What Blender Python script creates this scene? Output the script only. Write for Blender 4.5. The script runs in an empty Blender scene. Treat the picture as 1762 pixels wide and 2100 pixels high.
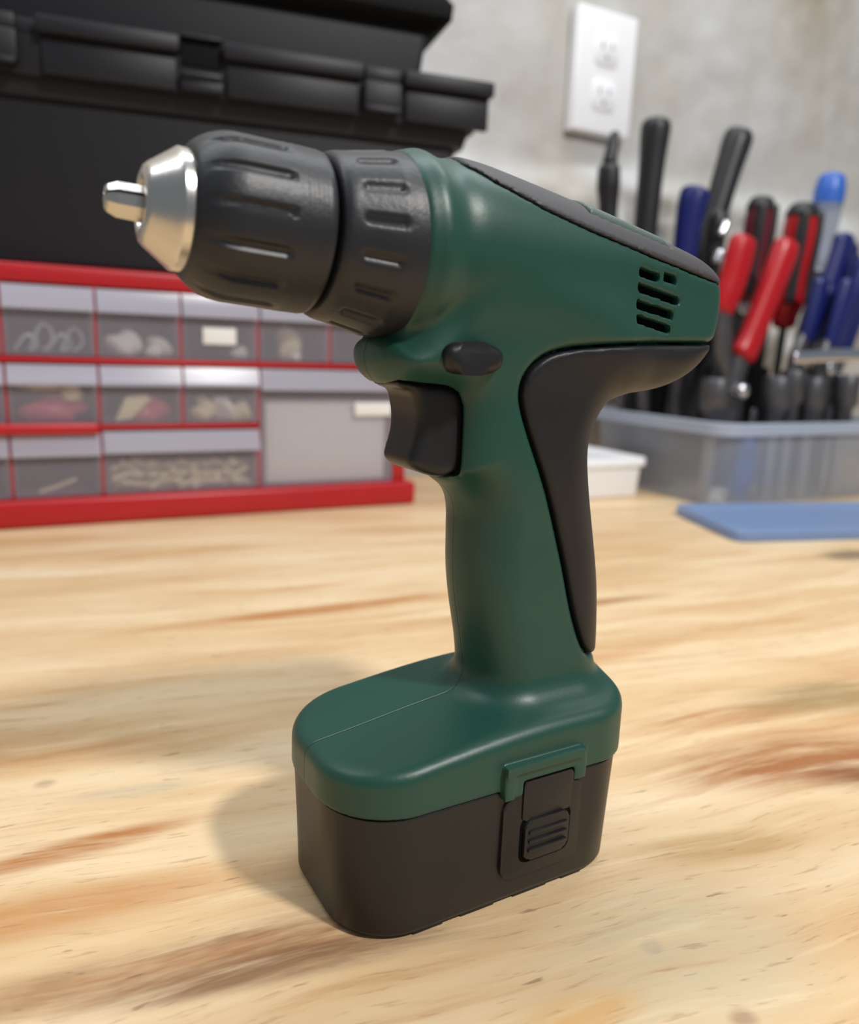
import bpy, bmesh, math, random
import numpy as np
from mathutils import Vector, Matrix

random.seed(7)
SC = bpy.context.scene
COL = SC.collection
R = math.radians

# ------------------------------------------------------------------ camera
PITCH, ROLL, FPX, CAM_H = 11.8, 2.1, 1600.0, 0.165
cam_d = bpy.data.cameras.new('camera')
cam = bpy.data.objects.new('camera', cam_d)
COL.objects.link(cam)
cam_d.sensor_fit = 'HORIZONTAL'
cam_d.sensor_width = 36.0
cam_d.lens = FPX / 1762 * 36.0
cam_d.clip_start = 0.01
fw = Vector((0, math.cos(R(PITCH)), -math.sin(R(PITCH))))
rt0 = Vector((1, 0, 0)); up0 = rt0.cross(fw)
rt = math.cos(R(ROLL)) * rt0 + math.sin(R(ROLL)) * up0
up = -math.sin(R(ROLL)) * rt0 + math.cos(R(ROLL)) * up0
m = Matrix((rt, up, -fw)).transposed().to_4x4()
m.translation = (0, 0, CAM_H)
cam.matrix_world = m
cam_d.dof.use_dof = True
cam_d.dof.focus_distance = 0.235
cam_d.dof.aperture_fstop = 10.0
SC.camera = cam

# ------------------------------------------------------------------ world, lights, exposure
SC.view_settings.view_transform = 'Standard'
SC.view_settings.look = 'None'
SC.view_settings.gamma = 1.0
SC.view_settings.use_curve_mapping = False
SC.view_settings.exposure = -0.60
wd = bpy.data.worlds.new('room_light'); SC.world = wd
wd.use_nodes = True
wd.node_tree.nodes['Background'].inputs[0].default_value = (0.80, 0.90, 1.0, 1)
wd.node_tree.nodes['Background'].inputs[1].default_value = 0.36

def area(name, loc, target, sx, sy, power, color):
    d = bpy.data.lights.new(name, 'AREA'); d.shape = 'RECTANGLE'
    d.size, d.size_y, d.energy, d.color = sx, sy, power, color
    o = bpy.data.objects.new(name, d); COL.objects.link(o)
    o.location = loc
    o.rotation_euler = (Vector(target) - Vector(loc)).to_track_quat('-Z', 'Y').to_euler()
    return o
area('workshop_lamp', (0.90, -0.42, 1.42), (0.0, 0.25, 0.0), 0.16, 0.16, 38, (1.0, 0.975, 0.94))
tube_l = area('ceiling_tube', (-0.13, 0.62, 1.62), (-0.13, 0.62, 0.0), 2.5, 0.24, 30, (0.94, 0.97, 1.0))
tube_l.rotation_euler = (0, 0, R(27.6))      # a fluorescent fitting above the bench, parallel to the wall

# ------------------------------------------------------------------ materials
def lin(c):
    return tuple(((x / 255 / 12.92) if x / 255 <= 0.04045 else ((x / 255 + 0.055) / 1.055) ** 2.4) for x in c) + (1.0,)

def mat(name, rgb, rough=0.5, metal=0.0, bump=0.0, bscale=300.0, spec=0.5, vary=0.0, vscale=20.0):
    m = bpy.data.materials.new(name); m.use_nodes = True
    nt = m.node_tree; p = nt.nodes['Principled BSDF']
    p.inputs['Base Color'].default_value = lin(rgb)
    p.inputs['Roughness'].default_value = rough
    p.inputs['Metallic'].default_value = metal
    p.inputs['Specular IOR Level'].default_value = spec
    tc = nt.nodes.new('ShaderNodeTexCoord')
    if bump:
        n = nt.nodes.new('ShaderNodeTexNoise'); n.inputs['Scale'].default_value = bscale; n.inputs['Detail'].default_value = 3
        nt.links.new(tc.outputs['Object'], n.inputs['Vector'])
        b = nt.nodes.new('ShaderNodeBump'); b.inputs['Strength'].default_value = bump; b.inputs['Distance'].default_value = 0.0006
        nt.links.new(n.outputs['Fac'], b.inputs['Height']); nt.links.new(b.outputs['Normal'], p.inputs['Normal'])
    if vary:
        n = nt.nodes.new('ShaderNodeTexNoise'); n.inputs['Scale'].default_value = vscale; n.inputs['Detail'].default_value = 4
        nt.links.new(tc.outputs['Object'], n.inputs['Vector'])
        mx = nt.nodes.new('ShaderNodeMix'); mx.data_type = 'RGBA'
        a = lin(rgb)
        mx.inputs[6].default_value = tuple(x * (1 - vary) for x in a[:3]) + (1,)
        mx.inputs[7].default_value = tuple(min(1, x * (1 + vary)) for x in a[:3]) + (1,)
        nt.links.new(n.outputs['Fac'], mx.inputs[0]); nt.links.new(mx.outputs[2], p.inputs['Base Color'])
    return m

def frosted(name, rgb, opacity, rough=0.3):
    m = bpy.data.materials.new(name); m.use_nodes = True
    nt = m.node_tree; p = nt.nodes['Principled BSDF']; out = nt.nodes['Material Output']
    p.inputs['Base Color'].default_value = lin(rgb); p.inputs['Roughness'].default_value = rough
    t = nt.nodes.new('ShaderNodeBsdfTransparent')
    tl = nt.nodes.new('ShaderNodeBsdfTranslucent'); tl.inputs[0].default_value = lin(rgb)
    m1 = nt.nodes.new('ShaderNodeMixShader'); m1.inputs[0].default_value = 0.3
    nt.links.new(p.outputs[0], m1.inputs[1]); nt.links.new(tl.outputs[0], m1.inputs[2])
    m2 = nt.nodes.new('ShaderNodeMixShader'); m2.inputs[0].default_value = opacity
    nt.links.new(t.outputs[0], m2.inputs[1]); nt.links.new(m1.outputs[0], m2.inputs[2])
    nt.links.new(m2.outputs[0], out.inputs[0])
    return m

def green_mat():
    m = mat('green_plastic', (26, 70, 59), 0.42, bump=0.05, bscale=900, vary=0.06, vscale=40)
    nt = m.node_tree; p = nt.nodes['Principled BSDF']; L = nt.links.new
    tc = nt.nodes.new('ShaderNodeTexCoord'); sx = nt.nodes.new('ShaderNodeSeparateXYZ'); L(tc.outputs['Object'], sx.inputs[0])
    ab = nt.nodes.new('ShaderNodeMath'); ab.operation = 'ABSOLUTE'; L(sx.outputs[1], ab.inputs[0])
    mr = nt.nodes.new('ShaderNodeMapRange'); mr.interpolation_type = 'SMOOTHSTEP'; L(ab.outputs[0], mr.inputs[0])
    mr.inputs[1].default_value = 0.00008; mr.inputs[2].default_value = 0.00045      # parting line of the two shell halves
    old = next(n for n in nt.nodes if n.type == 'BUMP')
    b = nt.nodes.new('ShaderNodeBump'); b.inputs['Strength'].default_value = 0.9; b.inputs['Distance'].default_value = 0.0004
    L(mr.outputs[0], b.inputs['Height']); L(old.outputs[0], b.inputs['Normal']); L(b.outputs[0], p.inputs['Normal'])
    return m

M = dict(
    green=green_mat(),
    rubber=mat('black_rubber', (26, 26, 30), 0.48, bump=0.08, bscale=1500, spec=0.4),
    black=mat('black_plastic', (25, 25, 27), 0.42, bump=0.05, bscale=900, spec=0.45),
    void=mat('dark_inside', (8, 8, 8), 0.9, spec=0.1),
    chuck=mat('chuck_black', (32, 33, 38), 0.44, bump=0.16, bscale=700, vary=0.15, vscale=160),
    steel=mat('brushed_steel', (210, 206, 200), 0.27, 1.0, bump=0.05, bscale=600),
    chrome=mat('chrome', (215, 215, 220), 0.22, 1.0),
    darksteel=mat('dark_steel', (92, 92, 96), 0.42, 0.7, vary=0.3, vscale=60),
    ridge=mat('ridge_grey', (66, 64, 68), 0.55, bump=0.1, bscale=900),
    ridge2=mat('ridge_sheen_grey', (84, 100, 94), 0.5, bump=0.05, bscale=900),
    box=mat('toolbox_black', (30, 29, 34), 0.46, bump=0.3, bscale=900, spec=0.35),
    boxdark=mat('toolbox_recess', (13, 13, 14), 0.8, spec=0.2),
    red=mat('red_plastic', (182, 24, 34), 0.36, bump=0.03, bscale=200, vary=0.05),
    white=mat('white_plastic', (246, 247, 250), 0.35),
    offwhite=mat('off_white_paper', (226, 224, 220), 0.7, vary=0.04, vscale=40),
    slot=mat('outlet_slot', (150, 150, 160), 0.6),
    cream=mat('cream_nylon', (226, 214, 178), 0.5, vary=0.08, vscale=60),
    pink=mat('pink_bag', (205, 90, 105), 0.35),
    wire=mat('pale_wire', (190, 196, 196), 0.35, 0.3),
    redgrip=mat('red_dipped_grip', (176, 10, 22), 0.33),
    maroon=mat('maroon_grip', (96, 18, 32), 0.42),
    bluegrip=mat('navy_grip', (18, 28, 98), 0.36),
    bluepale=mat('bright_blue_cap', (52, 104, 196), 0.35),
    blackgrip=mat('black_grip', (31, 31, 34), 0.40, bump=0.1, bscale=500),
    pouch=mat('pouch_fabric', (30, 30, 33), 0.85, bump=0.4, bscale=700),
    clearblue=frosted('clear_handle', (176, 186, 204), 0.62, 0.2),
    drawer=frosted('drawer_clear', (200, 200, 214), 0.27, 0.25),
    pull=frosted('drawer_pull_clear', (216, 216, 232), 0.66, 0.20),
    bin=frosted('bin_clear', (190, 196, 206), 0.42, 0.28),
    rim=frosted('bin_rim_clear', (206, 216, 232), 0.76, 0.22),
    lid=frosted('blue_lid', (150, 176, 218), 0.80, 0.28),
    paper=mat('plain_white', (244, 244, 244), 0.6),  # plain white of the rectangles on two drawer fronts
    bench_edge=mat('bench_frame_wood', (190, 150, 105), 0.6, vary=0.2, vscale=8),
    floor=mat('concrete_floor', (120, 116, 110), 0.8, bump=0.3, bscale=40, vary=0.15, vscale=6),
)

def add(nt, kind, **kw):
    n = nt.nodes.new(kind)
    for k, v in kw.items():
        if k == 'ins':
            for i, x in v.items(): n.inputs[i].default_value = x
        else: setattr(n, k, v)
    return n

def wood():
    m = bpy.data.materials.new('plywood'); m.use_nodes = True
    nt = m.node_tree; L = nt.links.new; p = nt.nodes['Principled BSDF']
    p.inputs['Roughness'].default_value = 0.52; p.inputs['Specular IOR Level'].default_value = 0.35
    tc = add(nt, 'ShaderNodeTexCoord')
    rot = add(nt, 'ShaderNodeMapping'); rot.inputs['Rotation'].default_value = (0, 0, R(7))
    L(tc.outputs['Object'], rot.inputs['Vector'])
    # slow warp so that the grain wanders
    wn = add(nt, 'ShaderNodeTexNoise', ins={'Scale': 5.0, 'Detail': 2.0}); L(rot.outputs[0], wn.inputs['Vector'])
    sub = add(nt, 'ShaderNodeVectorMath', operation='SUBTRACT'); sub.inputs[1].default_value = (0.5, 0.5, 0.5)
    L(wn.outputs['Color'], sub.inputs[0])
    scl = add(nt, 'ShaderNodeVectorMath', operation='MULTIPLY'); scl.inputs[1].default_value = (0.02, 0.045, 0)
    L(sub.outputs[0], scl.inputs[0])
    ad = add(nt, 'ShaderNodeVectorMath', operation='ADD'); L(rot.outputs[0], ad.inputs[0]); L(scl.outputs[0], ad.inputs[1])
    def noise(sx, sy, scale, detail, rough=0.55):
        mp = add(nt, 'ShaderNodeMapping'); mp.inputs['Scale'].default_value = (sx, sy, 1)
        L(ad.outputs[0], mp.inputs['Vector'])
        n = add(nt, 'ShaderNodeTexNoise', ins={'Scale': scale, 'Detail': detail, 'Roughness': rough})
        L(mp.outputs[0], n.inputs['Vector']); return n.outputs['Fac']
    broad = noise(4, 26, 1.0, 4)
    ramp = add(nt, 'ShaderNodeValToRGB'); L(broad, ramp.inputs[0])
    e = ramp.color_ramp.elements
    e[0].position, e[0].color = 0.30, lin((204, 162, 116))
    e[1].position, e[1].color = 0.70, lin((234, 212, 176))
    k = e.new(0.43); k.color = lin((217, 184, 140))
    k = e.new(0.55); k.color = lin((227, 199, 158))
    colr = ramp.outputs[0]
    def mix(colr, fac, c, amount=1.0):
        mu = add(nt, 'ShaderNodeMath', operation='MULTIPLY', use_clamp=True); L(fac, mu.inputs[0]); mu.inputs[1].default_value = amount
        mx = add(nt, 'ShaderNodeMix', data_type='RGBA'); L(mu.outputs[0], mx.inputs[0]); L(colr, mx.inputs[6]); mx.inputs[7].default_value = lin(c)
        return mx.outputs[2]
    def step(v, a, b):
        mr = add(nt, 'ShaderNodeMapRange', interpolation_type='SMOOTHSTEP'); L(v, mr.inputs[0])
        mr.inputs[1].default_value = a; mr.inputs[2].default_value = b
        return mr.outputs[0]
    med = noise(9, 130, 1.0, 4, .65)
    brk = noise(7, 60, 1.0, 5, .7)
    bm_ = add(nt, 'ShaderNodeMapRange'); L(brk, bm_.inputs[0]); bm_.inputs[1].default_value = .36; bm_.inputs[2].default_value = .60; bm_.inputs[3].default_value = .35; bm_.inputs[4].default_value = 1.25
    # stains with a place of their own: (c, y, half length, half width, turn, colour, strength) in metres
    st = [(0.004, 0.253, 0.040, 0.0065, 3, (176, 114, 62), .95), (0.036, 0.188, 0.085, 0.010, -7, (140, 94, 54), .9),
          (0.055, 0.176, 0.05, 0.006, -9, (124, 84, 52), .85), (-0.02, 0.225, 0.075, 0.010, -4, (196, 144, 92), .9),
          (0.15, 0.452, 0.10, 0.008, 0, (184, 122, 70), .95), (0.16, 0.50, 0.05, 0.006, 2, (204, 150, 100), .5),
          (0.275, 0.196, 0.075, 0.020, -14, (158, 98, 50), .95), (0.31, 0.168, 0.04, 0.012, -20, (126, 76, 42), .9),
          (0.285, 0.235, 0.06, 0.010, -8, (176, 120, 68), .85), (0.355, 0.232, 0.06, 0.018, -8, (156, 130, 86), .85),
          (0.30, 0.40, 0.10, 0.009, -3, (170, 122, 74), .85), (0.345, 0.33, 0.09, 0.012, -3, (196, 150, 100), .55),
          (0.28, 0.318, 0.05, 0.008, 0, (200, 144, 94), .6), (0.385, 0.455, 0.10, 0.012, -3, (196, 156, 112), .5),
          (0.205, 0.165, 0.035, 0.008, -16, (186, 150, 98), .7), (0.155, 0.135, 0.045, 0.030, -10, (196, 186, 156), .55),
          (0.118, 0.130, 0.016, 0.006, -10, (212, 164, 98), .7), (0.640, 0.418, 0.034, 0.019, 0, (96, 80, 62), .85),
          (-0.002, 0.300, 0.004, 0.0035, 0, (150, 116, 84), .8), (0.028, 0.282, 0.026, 0.005, -6, (196, 180, 152), .65),
          (0.042, 0.194, 0.004, 0.002, 0, (150, 118, 84), .8), (0.154, 0.111, 0.0042, 0.0036, 0, (150, 118, 92), .75),
          (0.150, 0.140, 0.0035, 0.003, 0, (170, 160, 140), .7), (0.11, 0.40, 0.12, 0.02, 0, (206, 166, 122), .45),
          (-0.16, 0.395, 0.07, 0.008, 4, (190, 146, 102), .6)]
    for (cx, cy, a, b, t, c, s) in st:
        mp = add(nt, 'ShaderNodeMapping', vector_type='TEXTURE')
        mp.inputs['Location'].default_value = (cx, cy, 0); mp.inputs['Rotation'].default_value = (0, 0, R(t)); mp.inputs['Scale'].default_value = (a, b, 1)
        wa = add(nt, 'ShaderNodeVectorMath', operation='MULTIPLY'); wa.inputs[1].default_value = (.035, .012, 0) if a > .01 else (.002, .002, 0)
        fn = add(nt, 'ShaderNodeVectorMath', operation='ADD')
        L(sub.outputs[0], wa.inputs[0]); L(tc.outputs['Object'], fn.inputs[0]); L(wa.outputs[0], fn.inputs[1])
        L(fn.outputs[0], mp.inputs['Vector'])
        ln = add(nt, 'ShaderNodeVectorMath', operation='LENGTH'); 
        fl = add(nt, 'ShaderNodeVectorMath', operation='MULTIPLY'); fl.inputs[1].default_value = (1, 1, 0)
        L(mp.outputs[0], fl.inputs[0]); L(fl.outputs[0], ln.inputs[0])
        mk = add(nt, 'ShaderNodeMath', operation='MULTIPLY', use_clamp=True)
        L(step(ln.outputs['Value'], 1.35, 0.35), mk.inputs[0]); L(bm_.outputs[0], mk.inputs[1])
        colr = mix(colr, mk.outputs[0], c, s)
    colr = mix(colr, step(med, .53, .72), (176, 122, 74), .38)
    colr = mix(colr, step(med, .47, .30), (240, 216, 178), .45)
    fine = noise(60, 560, 1.0, 3, .6)
    colr = mix(colr, step(fine, .58, .72), (150, 108, 72), .40)
    fleck = noise(70, 420, 1.0, 2, .5)
    colr = mix(colr, step(fleck, .68, .76), (120, 88, 62), .55)
    L(colr, p.inputs['Base Color'])
    bp = add(nt, 'ShaderNodeBump', ins={'Strength': 0.25, 'Distance': 0.0006}); L(fine, bp.inputs['Height']); L(bp.outputs[0], p.inputs['Normal'])
    return m
M['wood'] = wood()

def wall_mat():
    m = mat('parged_wall', (186, 182, 174), 0.85)
    nt = m.node_tree; L = nt.links.new; p = nt.nodes['Principled BSDF']
    tc = add(nt, 'ShaderNodeTexCoord')
    mp = add(nt, 'ShaderNodeMapping'); mp.inputs['Scale'].default_value = (1, 1, 0.45); L(tc.outputs['Object'], mp.inputs[0])
    n = add(nt, 'ShaderNodeTexNoise', ins={'Scale': 5.0, 'Detail': 4.0}); L(mp.outputs[0], n.inputs['Vector'])
    r = add(nt, 'ShaderNodeValToRGB'); L(n.outputs['Fac'], r.inputs[0])
    e = r.color_ramp.elements
    e[0].position, e[0].color = .34, lin((166, 154, 138)); e[1].position, e[1].color = .64, lin((196, 196, 196))
    k = e.new(.48); k.color = lin((184, 180, 172))
    n2 = add(nt, 'ShaderNodeTexNoise', ins={'Scale': 45.0, 'Detail': 5.0}); L(tc.outputs['Object'], n2.inputs['Vector'])
    mx = add(nt, 'ShaderNodeMix', data_type='RGBA', blend_type='SOFT_LIGHT'); mx.inputs[0].default_value = .25
    L(r.outputs[0], mx.inputs[6]); L(n2.outputs['Color'], mx.inputs[7]); 
    L(r.outputs[0], p.inputs['Base Color'])
    b = add(nt, 'ShaderNodeBump', ins={'Strength': .35, 'Distance': .004}); L(n2.outputs['Fac'], b.inputs['Height']); L(b.outputs[0], p.inputs['Normal'])
    return m
M['wall'] = wall_mat()

# ------------------------------------------------------------------ mesh helpers (all lengths in millimetres)
def link_mesh(name, me, material, parent=None, angle=0.7):
    me.materials.append(material)
    me.polygons.foreach_set('use_smooth', [True] * len(me.polygons))
    me.set_sharp_from_angle(angle=angle)
    o = bpy.data.objects.new(name, me); COL.objects.link(o)
    if parent is not None: o.parent = parent
    return o

def obj(name, bm, material, parent=None, angle=0.7):
    bmesh.ops.recalc_face_normals(bm, faces=bm.faces)
    me = bpy.data.meshes.new(name); bm.to_mesh(me); bm.free()
    return link_mesh(name, me, material, parent, angle)

def thing(name, label, cat, loc=(0, 0, 0), rotz=0.0, group=None):
    o = bpy.data.objects.new(name, None); COL.objects.link(o)
    o.empty_display_size = 0.02
    o.location = loc; o.rotation_euler = (0, 0, rotz)
    return tag(o, label, cat, group)

def tag(o, label, cat, group=None):
    o['label'] = label; o['category'] = cat
    if group: o['group'] = group
    return o

def structure(o):
    o['kind'] = 'structure'; return o

def merge(bm, other):
    me = bpy.data.meshes.new('tmp'); other.to_mesh(me); other.free(); bm.from_mesh(me); bpy.data.meshes.remove(me)

def box(bm, x0, x1, y0, y1, z0, z1, bev=0.0, seg=2, top=1.0, botz=None):
    b = bmesh.new()
    vs = [b.verts.new((x, y, z)) for z in (z0, z1) for y in (y0, y1) for x in (x0, x1)]
    if top != 1.0:
        cx, cy = (x0 + x1) / 2, (y0 + y1) / 2
        for v in vs[4:]: v.co.x = cx + (v.co.x - cx) * top; v.co.y = cy + (v.co.y - cy) * top
    for f in ((0, 2, 3, 1), (4, 5, 7, 6), (0, 1, 5, 4), (2, 6, 7, 3), (0, 4, 6, 2), (1, 3, 7, 5)):
        b.faces.new([vs[i] for i in f])
    if bev: bmesh.ops.bevel(b, geom=b.edges[:], offset=bev, segments=seg, affect='EDGES', profile=0.5)
    for v in b.verts: v.co /= 1000
    merge(bm, b)

def BX(*a, **k):
    bm = bmesh.new(); box(bm, *a, **k); return bm

def prism(bm, outline, lo, hi, axis='y', bev=0.0, seg=2):
    """outline: 2-D points (x,z for axis y / x,y for axis z / y,z for axis x) extruded lo..hi with rounded rims."""
    b = bmesh.new()
    def P(p, t):
        return {'y': (p[0], t, p[1]), 'z': (p[0], p[1], t), 'x': (t, p[0], p[1])}[axis]
    n = len(outline)
    A = [b.verts.new(P(p, lo)) for p in outline]; B = [b.verts.new(P(p, hi)) for p in outline]
    fa = b.faces.new(A); fb = b.faces.new(B[::-1])
    for i in range(n): b.faces.new([A[i], B[i], B[(i + 1) % n], A[(i + 1) % n]])
    if bev:
        bmesh.ops.bevel(b, geom=list(set(fa.edges[:] + fb.edges[:])), offset=bev, segments=seg, affect='EDGES', profile=0.5)
    for v in b.verts: v.co /= 1000
    merge(bm, b)

def lathe(bm, prof, n=48, axis='z', frame=None, rfun=None, cap=True):
    """prof: [(t, r)] along the axis; frame: 4x4 matrix in mm."""
    b = bmesh.new(); rings = []
    for (t, r) in prof:
        ring = []
        for k in range(n):
            a = 2 * math.pi * k / n
            rr = rfun(t, a, r) if rfun else r
            ring.append(b.verts.new({'z': (rr * math.cos(a), rr * math.sin(a), t), 'x': (t, rr * math.cos(a), rr * math.sin(a))}[axis]))
        rings.append(ring)
    for A, B in zip(rings, rings[1:]):
        for k in range(n): b.faces.new([A[k], A[(k + 1) % n], B[(k + 1) % n], B[k]])
    if cap: b.faces.new(rings[0][::-1]); b.faces.new(rings[-1])
    for v in b.verts:
        if frame is not None: v.co = frame @ v.co
        v.co /= 1000
    merge(bm, b)

def tube(bm, pts, radii, n=16, flat=1.0, dome=True):
    """a rounded bar through pts; flat squeezes the section along the viewing depth (local y)."""
    pts = [Vector(p) for p in pts]
    # resample smoothly
    P, Q = [], []
    m = len(pts)
    for i in range(m - 1):
        p0, p1, p2, p3 = pts[max(i - 1, 0)], pts[i], pts[i + 1], pts[min(i + 2, m - 1)]
        r0, r1, r2, r3 = radii[max(i - 1, 0)], radii[i], radii[i + 1], radii[min(i + 2, m - 1)]
        for s in range(5):
            t = s / 5
            h = lambda a, b_, c, d_: 0.5 * ((2 * b_) + (-a + c) * t + (2 * a - 5 * b_ + 4 * c - d_) * t * t + (-a + 3 * b_ - 3 * c + d_) * t ** 3)
            P.append(Vector((h(p0.x, p1.x, p2.x, p3.x), h(p0.y, p1.y, p2.y, p3.y), h(p0.z, p1.z, p2.z, p3.z)))); Q.append(max(0.2, h(r0, r1, r2, r3)))
    P.append(pts[-1]); Q.append(radii[-1])
    if dome:
        d0 = (P[0] - P[1]).normalized(); d1 = (P[-1] - P[-2]).normalized()
        pre = [(P[0] + d0 * Q[0] * .45 * math.sin(a), Q[0] * math.cos(a)) for a in (1.45, 1.0, .5)]
        post = [(P[-1] + d1 * Q[-1] * .45 * math.sin(a), Q[-1] * math.cos(a)) for a in (.5, 1.0, 1.45)]
        P = [a for a, _ in pre] + P + [a for a, _ in post]; Q = [b_ for _, b_ in pre] + Q + [b_ for _, b_ in post]
    b = bmesh.new(); rings = []
    ref = Vector((0, 1, 0))
    for i, (p, r) in enumerate(zip(P, Q)):
        t = (P[min(i + 1, len(P) - 1)] - P[max(i - 1, 0)]).normalized()
        rf = ref if abs(t.dot(ref)) < .9 else Vector((0, 0, 1))
        s = t.cross(rf).normalized(); w = s.cross(t).normalized()
        rings.append([b.verts.new(p + s * r * math.cos(2 * math.pi * k / n) + w * r * flat * math.sin(2 * math.pi * k / n)) for k in range(n)])
    for A, B in zip(rings, rings[1:]):
        for k in range(n): b.faces.new([A[k], A[(k + 1) % n], B[(k + 1) % n], B[k]])
    b.faces.new(rings[0][::-1]); b.faces.new(rings[-1])
    for v in b.verts: v.co /= 1000
    merge(bm, b)

def rrect(x0, x1, y0, y1, r, n=6, r2=None):
    r2 = r if r2 is None else r2
    pts = []
    for cx, cy, a0, q in ((x1 - r2, y1 - r2, 0, r2), (x0 + r, y1 - r, 90, r), (x0 + r, y0 + r, 180, r), (x1 - r2, y0 + r2, 270, r2)):
        for k in range(n + 1):
            a = R(a0 + 90 * k / n); pts.append((cx + q * math.cos(a), cy + q * math.sin(a)))
    return pts

def loft(bm, sections, cap=True):
    """sections: [(z, outline)] with equal point counts."""
    b = bmesh.new(); rings = [[b.verts.new((p[0], p[1], z)) for p in o] for z, o in sections]
    for A, B in zip(rings, rings[1:]):
        n = len(A)
        for k in range(n): b.faces.new([A[k], A[(k + 1) % n], B[(k + 1) % n], B[k]])
    if cap: b.faces.new(rings[0][::-1]); b.faces.new(rings[-1])
    for v in b.verts: v.co /= 1000
    merge(bm, b)

# ------------------------------------------------------------------ the room; its wall runs at 27.6 degrees (frame: c along, y away, z up)
WALL = R(27.6)
def W(c, y, z=0.0):
    return (math.cos(WALL) * c / 1000 - math.sin(WALL) * y / 1000, math.sin(WALL) * c / 1000 + math.cos(WALL) * y / 1000, z / 1000)

WALL_Y = 938.0
def build_wall():
    rng = np.random.RandomState(3)
    xs = np.linspace(-1600, 2600, 421); zs = np.linspace(-905, 1700, 262)
    X, Z = np.meshgrid(xs, zs, indexing='ij')
    def smooth_noise(cx, cz):
        g = rng.rand(int(4200 / cx) + 3, int(2700 / cz) + 3)
        fx = (X + 1600) / cx; fz = (Z + 905) / cz
        i = np.floor(fx).astype(int); j = np.floor(fz).astype(int); u = fx - i; v = fz - j
        u = u * u * (3 - 2 * u); v = v * v * (3 - 2 * v)
        return g[i, j] * (1 - u) * (1 - v) + g[i + 1, j] * u * (1 - v) + g[i, j + 1] * (1 - u) * v + g[i + 1, j + 1] * u * v - .5
    Y = 14 * smooth_noise(180, 420) + 6 * smooth_noise(60, 90) + 3 * smooth_noise(28, 30)
    led = 404 + 34 * smooth_noise(170, 4000) + 10 * smooth_noise(60, 300)     # rough lower course standing proud below this line
    s = 1 / (1 + np.exp((Z - led) / 7.0))
    Y = Y - 26 * s + 20 * s * smooth_noise(40, 26) + 8 * s * smooth_noise(18, 14)
    Y = np.where((X > 640) & (X < 830) & (Z > 440) & (Z < 660), Y * 0.25, Y)
    nx, nz = X.shape
    V = np.stack([X, WALL_Y + 12 + Y, Z], -1).reshape(-1, 3) / 1000
    idx = np.arange(nx * nz).reshape(nx, nz)
    F = np.stack([idx[:-1, :-1], idx[1:, :-1], idx[1:, 1:], idx[:-1, 1:]], -1).reshape(-1, 4)
    me = bpy.data.meshes.new('wall_back'); me.from_pydata(V.tolist(), [], F.tolist())
    o = link_mesh('wall_back', me, M['wall'], angle=3.0); o.rotation_euler = (0, 0, WALL)
    structure(o); o['label'] = 'rough grey beige parged basement wall behind the workbench'
    fl = obj('floor', BX(-1600, 2600, -1600, 925, -925, -905), M['floor']); fl.rotation_euler = (0, 0, WALL); structure(fl)
    fl['label'] = 'grey concrete workshop floor under the bench'
build_wall()

# workbench: top face at z = 0
wb = thing('workbench', 'wooden workbench with a pale plywood top with orange brown grain streaks', 'workbench', W(0, 0, 0), WALL)
obj('bench_top', BX(-700, 1500, -170, 918, -19, 0, bev=1.2), M['wood'], wb)
obj('front_rail', BX(-660, 1460, -130, -92, -110, -19.2, bev=2), M['bench_edge'], wb)
for x in (-600, 1400):
    for y in (-90, 860):
        obj('leg', BX(x - 44, x + 44, y, y + 40, -905, -19.2, bev=2), M['bench_edge'], wb)

# wall outlet
OC, OZ = 732.0, 541.0
ot = thing('wall_outlet', 'white wall outlet plate mounted on the rough wall', 'outlet', W(OC, WALL_Y + 2, OZ), WALL)
bm = bmesh.new(); prism(bm, [(-51, -77), (51, -77), (51, 77), (-51, 77)], -9, 8, 'y', bev=3.5, seg=3); obj('cover_plate', bm, M['white'], ot)
for s in (-1, 1):
    bm = bmesh.new(); prism(bm, rrect(-20, 20, s * 28 - 19, s * 28 + 19, 9), -10.6, -7, 'y', bev=1); rec = obj('socket', bm, M['white'], ot)
    for x, zz, w, h in ((-8, 5, 3, 9), (8, 5, 3, 8), (0, -9, 5, 5)):
        obj('slot', BX(x - w / 2, x + w / 2, -11.0, -9.5, s * 28 + zz - h / 2, s * 28 + zz + h / 2), M['slot'], rec)

# ------------------------------------------------------------------ cordless drill (local frame: u rearwards, v towards its left side, z up)
DR = R(30.0)
A0, B0 = 125.0, -197.0
a_ = Vector((math.cos(DR), math.sin(DR), 0)); b_ = Vector((math.sin(DR), -math.cos(DR), 0))
drill = thing('cordless_drill', 'green and black cordless drill standing upright on its battery pack', 'drill', (a_ * A0 + b_ * B0) / 1000, DR)

def chaikin(P, it=2):
    P = np.array(P, float)
    for _ in range(it):
        Q = np.roll(P, -1, 0); P = np.stack([.75 * P + .25 * Q, .25 * P + .75 * Q], 1).reshape(-1, 2)
    return P

def poly_sdf(P, U, Z):
    d = np.full(U.shape, 1e9); inside = np.zeros(U.shape, bool)
    for (x0, z0), (x1, z1) in zip(P, np.roll(P, -1, 0)):
        ex, ez = x1 - x0, z1 - z0; wx, wz = U - x0, Z - z0
        t = np.clip((wx * ex + wz * ez) / (ex * ex + ez * ez + 1e-12), 0, 1)
        d = np.minimum(d, (wx - ex * t) ** 2 + (wz - ez * t) ** 2)
        c = ((z0 <= Z) & (z1 > Z)) | ((z1 <= Z) & (z0 > Z))
        with np.errstate(divide='ignore', invalid='ignore'):
            inside ^= c & (U < x0 + (Z - z0) / (z1 - z0 if z1 != z0 else 1e-12) * ex)
    return np.where(inside, -1, 1) * np.sqrt(d)

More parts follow.
